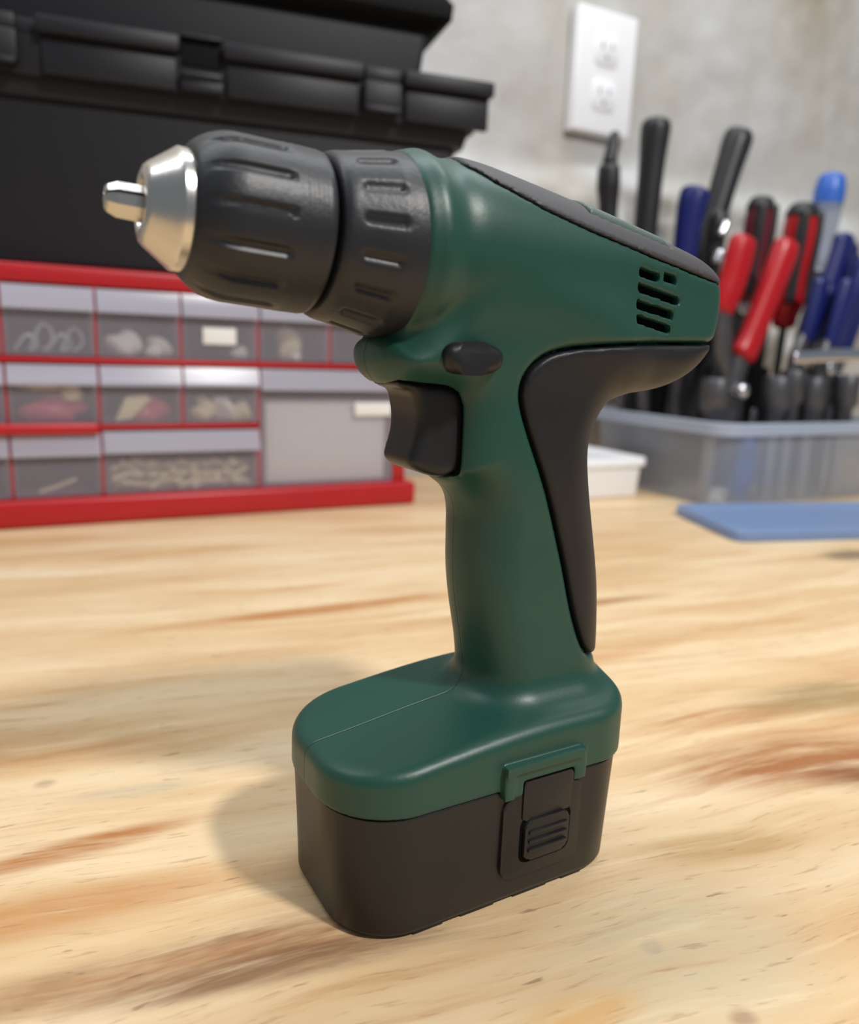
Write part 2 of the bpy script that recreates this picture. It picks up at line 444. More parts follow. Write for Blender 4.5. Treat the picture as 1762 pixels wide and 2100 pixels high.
def smin(a, b, k):
    h = np.clip(.5 + .5 * (b - a) / k, 0, 1); return b * (1 - h) + a * h - k * h * (1 - h)
def smax(a, b, k): return -smin(-a, -b, k)
def sst(x, a, b):
    t = np.clip((x - a) / (b - a), 0, 1); return t * t * (3 - 2 * t)

H = 0.8
gu = np.arange(-54, 97, H); gv = np.arange(-34, 36, H); gz = np.arange(35, 223, H)
U2, Z2 = np.meshgrid(gu, gz, indexing='ij')
U3 = gu[:, None, None]; V3 = gv[None, :, None]; Z3 = gz[None, None, :]
def up2(f): return f[:, None, :]

def nets(F, name, material, parent, keep_smooth=2):
    F = F.astype(np.float32); s = F < 0
    nu, nv, nz = F.shape
    c = np.zeros((nu - 1, nv - 1, nz - 1), np.int8)
    sl = [slice(0, -1), slice(1, None)]
    for i in (0, 1):
        for j in (0, 1):
            for k in (0, 1): c += s[sl[i], sl[j], sl[k]]
    I, J, K = np.nonzero((c > 0) & (c < 8))
    idx = np.full(c.shape, -1, np.int64); idx[I, J, K] = np.arange(len(I))
    acc = np.zeros((len(I), 3)); cnt = np.zeros(len(I))
    corners = [(i, j, k) for i in (0, 1) for j in (0, 1) for k in (0, 1)]
    for p in range(8):
        for q in range(p + 1, 8):
            A, B = np.array(corners[p]), np.array(corners[q])
            if np.abs(A - B).sum() != 1: continue
            fa = F[I + A[0], J + A[1], K + A[2]]; fb = F[I + B[0], J + B[1], K + B[2]]
            m_ = (fa < 0) != (fb < 0)
            t = np.where(m_, fa / np.where(m_, fa - fb, 1), 0)[:, None]
            acc += np.where(m_[:, None], A + (B - A) * t, 0); cnt += m_
    P = acc / cnt[:, None] + np.stack([I, J, K], 1)
    P = P * H + np.array([gu[0], gv[0], gz[0]])
    quads = []
    for ax in range(3):
        o1, o2 = [a for a in range(3) if a != ax]
        lo = [slice(1, -1)] * 3; lo[ax] = slice(0, -1); hi = list(lo); hi[ax] = slice(1, None)
        lo[o1] = hi[o1] = slice(1, -1); lo[o2] = hi[o2] = slice(1, -1)
        a = s[tuple(lo)]; b = s[tuple(hi)]
        n = np.array(np.nonzero(a != b)).T
        off = np.zeros(3, int); off[o1] = off[o2] = 1
        n = n + off
        d1 = np.zeros(3, int); d1[o1] = 1; d2 = np.zeros(3, int); d2[o2] = 1
        g = lambda x: idx[x[:, 0], x[:, 1], x[:, 2]]
        quads.append(np.stack([g(n - d1 - d2), g(n - d2), g(n), g(n - d1)], 1))
    Q = np.concatenate(quads); Q = Q[(Q >= 0).all(1)]
    # a little Laplacian smoothing removes grid ripple
    for lam in (0.5, -0.52) * keep_smooth:
        S = np.zeros_like(P); N = np.zeros(len(P))
        for i in range(4):
            x, y = Q[:, i], Q[:, (i + 1) % 4]
            np.add.at(S, x, P[y]); np.add.at(S, y, P[x]); np.add.at(N, x, 1); np.add.at(N, y, 1)
        P = P + lam * (S / np.maximum(N, 1)[:, None] - P)
    me = bpy.data.meshes.new(name)
    V = P / 1000; V[:, 1] *= -1
    me.vertices.add(len(V)); me.vertices.foreach_set('co', V.ravel().astype(np.float32))
    me.loops.add(Q.size); me.loops.foreach_set('vertex_index', Q.ravel().astype(np.int32))
    me.polygons.add(len(Q)); me.polygons.foreach_set('loop_start', np.arange(0, Q.size, 4, dtype=np.int32))
    me.polygons.foreach_set('loop_total', np.full(len(Q), 4, np.int32))
    me.update(calc_edges=True); me.validate()
    bm = bmesh.new(); bm.from_mesh(me); bmesh.ops.recalc_face_normals(bm, faces=bm.faces); bm.to_mesh(me); bm.free()
    return link_mesh(name, me, material, parent, angle=0.9)

def build_shell():
    # motor housing
    pa = [(-60, 215.2), (-24, 215.4), (-8, 215.6), (4, 213.9), (38, 207.6), (70, 200.8), (82, 197.6), (89, 193), (91, 185), (91, 176), (88.5, 167),
          (82, 159.5), (73, 155), (62, 153.3), (52, 153), (42, 155), (30, 159), (12, 163.5), (-10, 166), (-60, 166.6)]
    fa = poly_sdf(chaikin(pa, 2), U2, Z2)
    wa = 24.4 + (17.6 - 24.4) * sst(U2, -20, 84); ra = 24.2 + (10 - 24.2) * sst(U2, -10, 86)
    q = np.maximum(ra + fa, 0) * wa / ra
    d = (np.sqrt(up2(q) ** 2 + V3 ** 2) - up2(wa)) * 0.95
    d = d - (0.9 * np.exp(-((U3 + 22.5) / 2.6) ** 2) - 0.5 * np.exp(-((U3 + 15.5) / 3.0) ** 2)) * sst(Z3, 158, 172)
    d = smax(d, -28.0 - U3, 2.0)
    # neck, trigger housing and grip
    pb = [(-28, 168), (-32.5, 167), (-34, 162), (-31.5, 156), (-25, 153.4), (-14, 153), (-11.5, 150), (-11.5, 136), (-12.5, 131), (-11, 128), (-5.5, 124.5), (-2.5, 119), (-2.5, 109),
          (-2.2, 98), (-.4, 86), (2.8, 72), (4, 60), (4, 40), (51, 40), (51, 60), (51.6, 72), (50.6, 90), (47, 108), (42.5, 125), (40.5, 136), (42, 143), (47, 149.5), (54, 153.5),
          (60, 160), (50, 185), (20, 192), (-10, 188)]
    fb = poly_sdf(chaikin(pb, 2), U2, Z2)
    wb_ = 16.2 + 1.6 * sst(Z2, 105, 135) + 1.0 * sst(Z2, 88, 60) + 2.0 * sst(Z2, 150, 168)
    rb = 15 + 0 * Z2 - 5 * sst(Z2, 118, 140) * sst(U2, 5, -10)
    q = np.maximum(rb + fb, 0) * wb_ / rb
    e = (np.sqrt(up2(q) ** 2 + V3 ** 2) - up2(wb_)) * 0.95
    body = smin(d, e, 7.0)
    # foot that caps the battery
    def foot(u0, u1, hw, rf, rr):
        uc = (u0 + u1) / 2; t = sst(U3, uc - 25, uc + 25); r = rf + (rr - rf) * t
        ax = np.abs(U3 - uc) - (u1 - u0) / 2 + r; ay = np.abs(V3) - hw + r
        return np.sqrt(np.maximum(ax, 0) ** 2 + np.maximum(ay, 0) ** 2) + np.minimum(np.maximum(ax, ay), 0) - r
    f = foot(-50.3, 55, 29.9, 23, 18)
    rise = 10.6 * sst(U3, -75, 22) * 1.0
    zt = 49.2 + rise * (1 - np.where(V3 < 0, .12, .36) * (V3 / 30) ** 2)
    f = smax(f, Z3 - zt, 4.5)
    shell = smin(body, f, 9.0)
    shell = smax(shell, 38.6 - Z3, 0.6)
    # raised arch around the release latch, cut open at the bottom
    for sgn in (1, -1):
        vv = V3 * sgn
        ar = np.maximum(np.maximum(np.abs(U3 - 15.2) - 14.8, np.abs(Z3 - 41.0) - 4.4), np.maximum(vv - 30.6, 20 - vv)) - 0.6
        rib = np.maximum(np.maximum(np.abs(U3 - 14.2) - 14.4, np.abs(Z3 - 45.6) - 1.1), np.maximum(vv - 31.9, 20 - vv)) - 0.5
        leg = np.maximum(np.maximum(np.abs(U3 - 1.2) - 1.5, np.abs(Z3 - 41.5) - 5.0), np.maximum(vv - 31.5, 20 - vv)) - 0.5
        ar = np.minimum(ar, np.minimum(rib, leg))
        shell = smin(shell, ar, 0.8)
        win = np.maximum(np.maximum(np.abs(U3 - 16.3) - 9.6, Z3 - 40.8), 27.5 - vv)
        shell = np.maximum(shell, -win)
    shell = np.maximum(shell, 36.4 - Z3)
    low = np.minimum(38.6 - Z3, np.maximum(np.abs(U3 - 15.2) - 15.8, 27.5 - np.abs(V3)))
    shell = np.maximum(shell, low)
    full = body
    # rubber overmould: region seen from the side
    ps = [(120, 171), (92, 170.6), (76.6, 169.7), (47.3, 168.8), (28.4, 167.4), (19.5, 166.3), (12.7, 164.2), (7.9, 160), (6.4, 154.6), (8.2, 147.8), (12.6, 138), (18.4, 126.3),
          (23.6, 114.2), (28.2, 101.6), (32, 88.7), (36, 77.1), (39.5, 70.5), (43.5, 68), (60, 67), (120, 66)]
    ds = up2(poly_sdf(chaikin(ps, 2), U2, Z2)) + 0 * V3
    over = smax(full - 0.55, ds + 0.55, 1.6)
    over = np.maximum(over, -(full + 3.0))
    green = smax(shell, -(ds - 0.25), 2.4)
    core = np.maximum(full + 2.6, ds + 0.2)      # the shell goes on underneath the rubber
    green = np.minimum(green, core)
    # dark strip along the ridge
    zl = np.interp(gu, [-20, -14, -5, 10, 27, 51, 77, 92, 97], [222, 212.6, 207.6, 202.6, 198.6, 194.0, 189.4, 187, 186])[:, None, None]
    reg = np.maximum(np.maximum(zl - Z3 + 0 * V3, -12 - U3), U3 - 86)
    sheen_reg = np.maximum(np.abs(U3 - 46) - 16, np.maximum(zl + 4.2 - Z3, np.abs(V3) - 14.0))
    strip = smax(full - 0.6, reg + 0.4, 1.0); strip = np.maximum(strip, -(full + 2.2)); strip = np.maximum(strip, -(sheen_reg - 0.1))
    sheen = smax(full - 1.3, sheen_reg + 0.4, 1.0); sheen = np.maximum(sheen, -(full + 2.0))
    green = np.maximum(green, -np.maximum(reg, -(full + 1.9)))
    # vent slots
    vent = None
    rows = [(188.9, 45.6, 9.0), (188.6, 56.6, 5.8), (184.4, 45.4, 9.5), (182.8, 55.0, 9.5), (179.6, 45.4, 9.0), (178.4, 54.4, 8.0), (174.8, 45.4, 16.5)]
    for zc, us, ln in rows:
        cu = us + ln / 2
        zz = Z3 - zc + 0.16 * (U3 - cu)
        b = np.maximum(np.maximum(np.abs(U3 - cu) - ln / 2, np.abs(zz) - 1.25), 9 - np.abs(V3))
        vent = b if vent is None else np.minimum(vent, b)
    green = np.maximum(green, -vent)
    tp = chaikin([(-28, 156.5), (-26.5, 154.4), (-22.6, 153.4), (-21.6, 150), (-20.8, 146), (-21.2, 141), (-22.8, 136.4), (-23.4, 133.6), (-20.5, 131.2), (-14, 129.2), (-10.5, 130), (-5, 133), (-5, 154), (-12, 155.4), (-20, 156)], 2)
    tr = smax(up2(poly_sdf(tp, U2, Z2)) + 0 * V3, np.abs(V3) - 10.6 + 0.10 * np.maximum(0, -14 - U3), 3.2)
    nets(tr, 'trigger', M['black'], drill)
    green = np.maximum(green, -smax(up2(poly_sdf(tp, U2, Z2)) + 0 * V3 - 1.0, np.abs(V3) - 11.8, 2.0))
    nets(green, 'housing', M['green'], drill)
    nets(over, 'grip_overmold', M['rubber'], drill)
    nets(strip, 'ridge_strip', M['ridge'], drill, 5)
    so = nets(sheen, 'ridge_sheen_patch', M['ridge2'], drill); so['label'] = 'grey green raised patch holding the painted reflection on the dark ridge'  # raised patch whose paler colour stands in for the reflection along the ridge
    lining = np.maximum(full + 2.6, np.maximum(np.maximum(np.abs(U3 - 54.5) - 11.5, np.abs(Z3 - 181.5) - 10.5), 6 - np.abs(V3)))
    nets(lining, 'vent_lining', M['void'], drill)
build_shell()

def D(bm):      # flip v into the drill's local frame
    for v in bm.verts: v.co.y *= -1
    return bm
# direction button
bm = bmesh.new()
out = [(-9.5, 1.2), (-7.5, 3.6), (-3.5, 4.5), (4, 4.2), (8.2, 2.6), (9.4, 0), (8, -3), (4, -4.4), (-3, -4.6), (-7.6, -3.4)]
out = [tuple(p) for p in chaikin(out, 1)]
prism(bm, [(x - 11.3, z + 163.0) for x, z in out], 10, 22.4, 'y', bev=2.2, seg=3)
prism(bm, [(x - 11.3, z + 163.0) for x, z in out], -21.8, -10, 'y', bev=1.6, seg=3)
o = obj('direction_button', D(bm), M['black'], drill)

# chuck axis: slightly tilted up towards the tip
TILT = 0.066
AX = Matrix.Translation((-26, 0, 190.8)) @ Matrix.Rotation(TILT, 4, 'Y')
def saw(a, n, w):       # 1 inside a flute, 0 on the land
    x = (a * n / (2 * math.pi)) % 1.0; x = min(x, 1 - x) * 2
    return 1 - min(1, max(0, (x - w) / (0.5 * w + .06)))
def collar_r(t, a, r):
    f = min(1, max(0, (t + 18.0) / 1.4)) * min(1, max(0, (-6.6 - t) / 1.4))
    return r - 0.9 * f * saw(a + .12, 16, .16)
cprof = [(-22.5, 17.5), (-22.2, 19.2), (-21.6, 20.1), (-20.4, 20.6), (-19.2, 20.9)] + [(-18.4 + .6 * k, 21.0 + .13 * k) for k in range(20)] + [(-6, 23.4), (-4, 23.75), (-2.2, 23.9), (2, 23.9)]
bm = bmesh.new(); lathe(bm, cprof, 192, 'x', AX, collar_r); obj('torque_collar', bm, M['chuck'], drill)
def sleeve_r(t, a, r):
    f = min(1, max(0, (t + 52) / 3.0)) * min(1, max(0, (-33.5 - t) / 1.4))
    k = 0.0
    if t > -31.5 and t < -24.6: k = .10 * math.sin(a * 80 + t * 4.2) * math.sin(a * 80 - t * 4.2)
    return r - 0.9 * f * saw(a + .05, 14, .17) + k
sprof = [(-55.2, 13.4), (-55.0, 14.6), (-54.2, 15.6), (-52.6, 16.9), (-50.6, 18.1), (-48.2, 19.0), (-46, 19.4)] + [(-45 + .8 * k, 19.5 + .012 * k) for k in range(14)] + [(-33.6 + .45 * k, 19.75) for k in range(20)] + [(-24.2, 19.6), (-23.6, 19.0), (-23.3, 17.5)]
bm = bmesh.new(); lathe(bm, sprof, 320, 'x', AX, sleeve_r); obj('chuck_sleeve', bm, M['chuck'], drill)
bm = bmesh.new(); lathe(bm, [(-26, 12), (-26, 17), (-20, 17), (-20, 12)], 64, 'x', AX); obj('chuck_spindle', bm, M['void'], drill)
nprof = [(-54.6, 13.8), (-57.2, 13.9), (-57.8, 13.6), (-58.2, 13.2), (-63.4, 9.4), (-64.2, 8.6), (-64.6, 7.6), (-64.7, 6.4), (-64.4, 5.4), (-63.0, 5.0), (-60.0, 4.6)]
bm = bmesh.new(); lathe(bm, nprof[::-1], 96, 'x', AX, cap=False); obj('chuck_nose', bm, M['steel'], drill, angle=.5)
bm = bmesh.new(); lathe(bm, [(-60.5, 4.9), (-60.0, 4.9)], 48, 'x', AX); obj('nose_bore', bm, M['void'], drill)
for k in range(3):
    b = bmesh.new(); rings = []
    for t, r in ((-58.5, 4.1), (-64, 4.1), (-69.6, 3.9), (-71.6, 3.0), (-72.1, 2.3)):
        ring = [b.verts.new(AX @ Vector((t, .25 * math.cos(R(120 * k + 100)), .25 * math.sin(R(120 * k + 100)))))]
        for j in range(4):
            an = R(120 * k + 100 - 54 + 36 * j); ring.append(b.verts.new(AX @ Vector((t, r * math.cos(an), r * math.sin(an)))))
        rings.append(ring)
    for A, B in zip(rings, rings[1:]):
        for j in range(5): b.faces.new([A[j], A[(j + 1) % 5], B[(j + 1) % 5], B[j]])
    b.faces.new(rings[0]); b.faces.new(rings[-1][::-1])
    for v in b.verts: v.co /= 1000
    obj('chuck_jaw', b, M['steel'], drill, angle=.3)

# battery pack
def fo(u0, u1, hw, rf, rr): return rrect(u0, u1, -hw, hw, rf, 14, rr)
bm = bmesh.new()
loft(bm, [(1.0, fo(-46.2, 49.2, 28.0, 19, 15)), (1.4, fo(-47, 50, 28.8, 20, 16)), (2.6, fo(-47.6, 50.4, 29.2, 20.4, 16)), (20, fo(-48.3, 52, 29.3, 21, 17)),
          (37.2, fo(-49.3, 53.4, 29.6, 22, 18)), (38.1, fo(-49.3, 53.4, 29.6, 22, 18)), (38.4, fo(-48.6, 52.7, 28.9, 21.4, 17.3)), (42, fo(-44, 48, 25, 18, 14))])
bat = obj('battery_pack', bm, M['black'], drill, angle=.9)
for sgn in (1, -1):
    def side(b):
        if sgn > 0: D(b)
        return b
    bm = bmesh.new(); prism(bm, rrect(.2, 30.2, 8.5, 36.2, 4), 26, 30.4, 'y', bev=.8); obj('latch_surround', side(bm), M['black'], bat)
    bm = bmesh.new(); prism(bm, rrect(6.9, 25.6, 27.4, 40.4, 1.2), 26, 31.0, 'y', bev=.5); lt = obj('release_latch', side(bm), M['black'], bat)
    bm = bmesh.new()
    prism(bm, rrect(6.6, 25.9, 12.8, 28.4, 3), 26, 30.55, 'y', bev=.2); obj('button_recess', side(bm), M['void'], bat)
    bm = bmesh.new()
    prism(bm, rrect(7.8, 24.7, 14.0, 27.4, 2.4), 26, 31.6, 'y', bev=.9)
    for z in (17.6, 20.6, 23.6): box(bm, 9, 23.6, 31.0, 32.4, z - .55, z + .55, bev=.35)
    obj('release_button', side(bm), M['black'], bat)
for u0, u1 in ((-28, -18), (-12, 0), (7, 20), (26, 34)):
    obj('foot_pad', BX(u0, u1, -28.4, 28.4, 0, 1.3, bev=.3), M['black'], bat)

# ------------------------------------------------------------------ red drawer cabinet
CY = 752.0
cab = thing('drawer_cabinet', 'red plastic small parts cabinet with clear drawers standing under the black toolbox', 'cabinet', W(0, CY, 0), WALL)
X0, X1 = -160.0, 362.0
cols = [-157.5, -85.5, -13.0, 59.5, 131.0, 202.5, 275.0, 347.0]
bm = bmesh.new(); box(bm, X0 - 8, X1 + 9, -9, 128, 0, 24.5, bev=4, seg=3); obj('plinth', bm, M['red'], cab)
obj('top_panel', BX(X0, X1, 0, 128, 207, 223, bev=3, seg=3), M['red'], cab)
obj('side_panel', BX(347.6, X1, 1, 128, 24, 208, bev=1), M['red'], cab)
obj('side_panel', BX(X0, -157.6, 1, 128, 24, 208, bev=1), M['red'], cab)
obj('back_panel', BX(X0 + 1, X1 - 1, 124, 128, 24, 208), M['red'], cab)
obj('shelf', BX(-157, 347, -2, 124, 142, 147, bev=1), M['red'], cab)
obj('shelf', BX(-157, 202, -1, 124, 84, 88.5, bev=1), M['red'], cab)
bm = bmesh.new(); box(bm, -157, 57.5, -10, 0, 81, 90.5, bev=2.5, seg=3); o = obj('shelf_lip', bm, M['red'], cab); o['label'] = 'thicker rounded red shelf edge'
for x in cols[1:-1]:
    obj('divider', BX(x - 1.6, x + 1.6, 2.2, 124, 147, 207, bev=.5), M['red'], cab)
for x in cols[1:6]:
    obj('divider', BX(x - 1.6, x + 1.6, 2.2, 124, 88.5, 142, bev=.5), M['red'], cab)
for x in cols[1:4] + [202.5]:
    obj('divider', BX(x - 1.6, x + 1.6, 2.2, 124, 24.5, 84, bev=.5), M['red'], cab)

DRAWERS = {}
def drawer(x0, x1, z0, z1, key, big=False, yf=0.0):
    x0 += 1.1; x1 -= 1.1; z0 += 1.0; z1 -= 1.6
    bm = bmesh.new()
    h = z1 - z0
    box(bm, x0, x1, yf, yf + 1.6, z0, z1 - 1.0)
    box(bm, x0 + 1.8, x0 + 3.0, yf + 1.7, 116, z0 + 1.3, z1 - 6); box(bm, x1 - 3.0, x1 - 1.8, yf + 1.7, 116, z0 + 1.3, z1 - 6)
    box(bm, x0 + 1.8, x1 - 1.8, yf + 1.7, 116, z0, z0 + 1.2); box(bm, x0 + 1.8, x1 - 1.8, 116.1, 117.2, z0, z1 - 8)
    d = obj('drawer', bm, M['drawer'], cab)
    ph = h * .34 if not big else 20
    bm = bmesh.new()
    prism(bm, [(yf - .1, z1), (yf - 2.5, z1), (yf - 7.5, z1 - ph + 3), (yf - 7.5, z1 - ph), (yf - 6, z1 - ph), (yf - 5.6, z1 - ph + 3.2), (yf - 1.4, z1 - 2.5), (yf - .1, z1 - 2.5)], x0, x1, 'x')
    obj('drawer_pull', bm, M['pull'], d, angle=.3)
    DRAWERS[key] = (x0 + 3.4, x1 - 3.4, yf + 2, z0 + 1.3, z1 - 7)
    return d
for i in range(7):
    dd = drawer(cols[i], cols[i + 1], 147, 207, (1, i))
    if i == 4:
        bm = bmesh.new(); box(bm, 150.5, 181, -1.0, -.15, 162, 177, bev=.2); lb = obj('label', bm, M['paper'], dd); lb['label'] = 'small plain white rectangle on the drawer front'  # thin white rectangle on the front of this top drawer
for i in range(5): drawer(cols[i], cols[i + 1], 88.5, 142, (2, i))
for i in range(3): drawer(cols[i], cols[i + 1], 24.5, 82, (3, i))
drawer(59.5, 202.5, 24.5, 84, (3, 3), big=False)
dd = drawer(202.5, 347.4, 24.5, 142, (3, 4), big=True)
bm = bmesh.new(); box(bm, 302, 343, -1.0, -.15, 95, 108.5, bev=.2); lb = obj('label', bm, M['paper'], dd); lb['label'] = 'plain white rectangle on the large drawer front'  # thin white rectangle high on the large drawer front

def inside(name, bm, material, label, cat, group=None, loc=(0, 0, 0), rot=0.0):
    o = obj(name, bm, material); o.location = W(loc[0], CY + loc[1], loc[2]); o.rotation_euler = (0, 0, WALL + rot)
    return tag(o, label, cat, group)

# loops of pale wire in the widest-open top drawer at the far end
x0, x1, y0, z0, z1 = DRAWERS[(1, 2)]
lab = ['pale wire hook lying flattest in the leftmost top drawer', 'pale wire hook standing tallest in the leftmost top drawer', 'pale wire hook curled small in the middle of the leftmost top drawer',
       'pale wire hook leaning on the divider of the leftmost top drawer']
specs = [(4, 9, 15, .2), (16, 6, 25, .9), (30, 12, 16, 1.3), (40, 10, 22, .5)]
for (dx, dy, hh, t), l in zip(specs, lab):
    bm = bmesh.new()
    pts = [(0, 0, 2), (4, 0, hh * .55), (10, 2, hh), (17, 3, hh * .8), (17, 3, hh * .35), (10, 2, 3)]
    tube(bm, pts, [1.5] * 6, 8); inside('wire_hook', bm, M['wire'], l, 'hook', 'wire hooks in a top drawer', (x0 + dx, y0 + dy, z0), 0)

def lump(rx, ry, rz, seed, n=2, amp=.22):
    b = bmesh.new(); bmesh.ops.create_icosphere(b, subdivisions=3, radius=1)
    rr = random.Random(seed); ph = [(rr.uniform(1.5, 4), rr.uniform(1.5, 4), rr.uniform(1.5, 4), rr.uniform(0, 6)) for _ in range(4)]
    for v in b.verts:
        c = v.co.copy(); k = 1 + amp * sum(math.sin(p[0] * c.x + p[1] * c.y + p[2] * c.z + p[3]) for p in ph) / 2
        v.co = Vector((c.x * rx * k, c.y * ry * k, max(c.z * rz * k, -rz * .75))) / 1000
    mn = min(v.co.z for v in b.verts)
    for v in b.verts: v.co.z -= mn
    return b
x0, x1, y0, z0, z1 = DRAWERS[(1, 3)]
inside('foam_ball', lump(14, 10, 13, 1), M['offwhite'], 'crumpled white wad in the drawer second along the top row, larger of two', 'wad', 'white wads in a top drawer', (x0 + 20, y0 + 13, z0))
inside('foam_ball', lump(11, 9, 9.5, 2), M['offwhite'], 'crumpled white wad in the drawer second along the top row, smaller of two', 'wad', 'white wads in a top drawer', (x0 + 49, y0 + 13, z0))
x0, x1, y0, z0, z1 = DRAWERS[(1, 4)]
inside('plastic_clip', lump(8, 7, 6.5, 3), M['offwhite'], 'pale plastic bit beside the white rectangle in a top drawer', 'clip', None, (x0 + 52, y0 + 12, z0))
x0, x1, y0, z0, z1 = DRAWERS[(1, 5)]
inside('rubber_knob', lump(13, 10, 17, 4), M['cream'], 'tan knob heaped in the top drawer below the drill chuck', 'knob', None, (x0 + 32, y0 + 20, z0 + 0.1))
inside('plastic_nut', lump(6, 5, 4.5, 5), M['offwhite'], 'small white nut in the top drawer below the drill chuck', 'nut', None, (x0 + 34, y0 + 5, z0))
x0, x1, y0, z0, z1 = DRAWERS[(2, 2)]
inside('parts_bag', lump(24, 8, 12, 6, amp=.25), M['pink'], 'pink parts bag under a cream ball in the leftmost middle drawer', 'bag', 'pink bags in the middle drawers', (x0 + 31, y0 + 15, z0))
inside('cream_ball', lump(9, 8, 9, 7, amp=.1), M['cream'], 'round cream ball on the pink bag in a middle drawer', 'ball', None, (x0 + 46, y0 + 9, z0 + 18))
inside('cream_strip', lump(17, 6, 4, 8, amp=.3), M['cream'], 'cream strip lying across the top of a pink bag', 'strip', None, (x0 + 22, y0 + 10, z0 + 27))
x0, x1, y0, z0, z1 = DRAWERS[(2, 3)]
inside('parts_bag', lump(18, 8, 13, 9, amp=.3), M['pink'], 'pink parts bag behind a pale wedge in the second middle drawer', 'bag', 'pink bags in the middle drawers', (x0 + 40, y0 + 18, z0))
bm = bmesh.new(); prism(bm, [(-4, 0), (10, 2), (28, 20), (24, 24), (6, 22)], 0, 4, 'y', bev=1); inside('wedge_shim', bm, M['cream'], 'pale cream wedge leaning against a pink bag', 'wedge', None, (x0 + 12, y0 + 3, z0 + .1))
x0, x1, y0, z0, z1 = DRAWERS[(2, 4)]
for k, (dx, hh, l) in enumerate([(16, 11, 'beige packing lump at the left of the third middle drawer'), (35, 13, 'beige packing lump at the middle of the third middle drawer, tallest of three'), (52, 11, 'beige packing lump at the right of the third middle drawer')]):
    inside('packing_lump', lump(10, 9, hh, 20 + k, amp=.3), M['cream'] if k != 1 else M['offwhite'], l, 'packing', 'packing lumps in a middle drawer', (x0 + dx, y0 + 12, z0))
x0, x1, y0, z0, z1 = DRAWERS[(3, 2)]
bm = bmesh.new(); tube(bm, [(0, 0, 2), (14, 1, 6), (30, 2, 12)], [1.8, 1.8, 1.6], 8); inside('cotter_pin', bm, M['cream'], 'thin pale pin lying in the dark bottom drawer', 'pin', None, (x0 + 16, y0 + 6, z0))
x0, x1, y0, z0, z1 = DRAWERS[(3, 3)]
bm = bmesh.new(); lathe(bm, [(-10, 2.2), (-9.4, 3.6), (-8.0, 3.9), (-7.4, 2.9), (8, 2.5), (10, 1.4)], 10, 'x')
plug_me = None
rp = random.Random(12)
for k in range(64):
    layer = k // 24
    if plug_me is None:
        bmesh.ops.recalc_face_normals(bm, faces=bm.faces); plug_me = bpy.data.meshes.new('wall_plug'); bm.to_mesh(plug_me); bm.free()
        po = link_mesh('wall_plug', plug_me, M['cream'])
    else:
        po = bpy.data.objects.new('wall_plug', plug_me); COL.objects.link(po)
    kk = k % 24
    px = x0 + 11 + (kk % 12) * 10.4 + rp.uniform(-2, 2); py = y0 + 7 + (kk // 12) * 11 + layer * 2 + rp.uniform(-2, 2); pz = z0 + 4.2 + layer * 8.4 + rp.uniform(-.6, 1.8)
    po.location = W(min(px, x1 - 11), CY + py + 3, pz); po.rotation_euler = (0, rp.uniform(-.55, .55), WALL + rp.uniform(-1.2, 1.2))
    tag(po, 'cream plastic wall plug in the pile filling the wide bottom drawer', 'wall plug', 'wall plugs in the wide drawer')
x0, x1, y0, z0, z1 = DRAWERS[(3, 4)]
inside('foam_block', BX(x0 + 3, x1 - 3, y0 + 4, y0 + 70, z0 + .2, z0 + 82, bev=3), M['offwhite'], 'pale grey foam block filling the large square drawer', 'foam block')

# ------------------------------------------------------------------ black toolbox and the case on it (turned 9 degrees against the cabinet)
TB = R(18.5)
tb = thing('toolbox', 'large black plastic toolbox with a lipped lid sitting on the red drawer cabinet', 'toolbox', (-0.34324, 0.66122, 0.2232), TB)
def TBX(*a, **k):
    return BX(*a, **k)
bm = bmesh.new()
loft(bm, [(0, rrect(-90, 378, 34, 136, 6)), (3, rrect(-92, 380, 31, 138, 7)), (128, rrect(-96, 384, 27, 139, 7)), (131, rrect(-96, 384, 27, 139, 7))]); obj('body', bm, M['box'], tb)
bm = bmesh.new(); loft(bm, [(131.2, rrect(-99, 391, 22, 141, 6)), (143, rrect(-101, 394, 18, 142, 6)), (144, rrect(-101, 394, 18, 142, 6))]); obj('body_rim', bm, M['box'], tb)
# lid skirt in panels with the notches between them, and the lip above
lid = bmesh.new()
loft(lid, [(144.2, rrect(-104, 398, 13, 143, 6)), (172, rrect(-107, 403, 9, 144, 6)), (173, rrect(-107, 403, 9, 144, 6))])
lido = obj('lid', lid, M['box'], tb)
bm = bmesh.new()
for (a, b) in ((-111, -28), (24, 131), (166, 286), (324, 411)):
    box(bm, a, b, -1, 146 if a < -50 or b > 400 else 30, 173.2, 186, bev=2.0, seg=2)
    box(bm, a + 3, b - 3, 6, 12, 145, 173.4, bev=1.2)
box(bm, -111, 411, 12, 146, 173.1, 186, bev=2, seg=2)
obj('lid_lip', bm, M['box'], lido)
for x in (-26, 287):
    bm = bmesh.new(); box(bm, x, x + 36, 2, 12, 150, 174, bev=2.5, seg=3); box(bm, x + 1, x + 35, 4, 14, 174, 186, bev=2, seg=2)
    box(bm, x + 2, x + 34, 0, 4, 148, 153, bev=1); obj('latch', bm, M['box'], tb)
bm = bmesh.new(); box(bm, 132, 165, 8.4, 9.4, 166, 184, bev=.2); obj('hasp_recess', bm, M['boxdark'], tb)
obj('hasp_lug', BX(132, 165, 1, 12, 155, 161, bev=2), M['box'], tb); obj('hasp_foot', BX(131.5, 165.5, 4, 12, 146, 154.8, bev=1), M['box'], tb); obj('hasp_cover', BX(131.5, 165.5, 3, 30, 186.2, 189, bev=1.2), M['box'], tb)
uc = thing('tool_case', 'smaller black case with an overhanging rim stacked on the toolbox lid', 'case', (-0.34324, 0.66122, 0.2232 + .1862), TB)
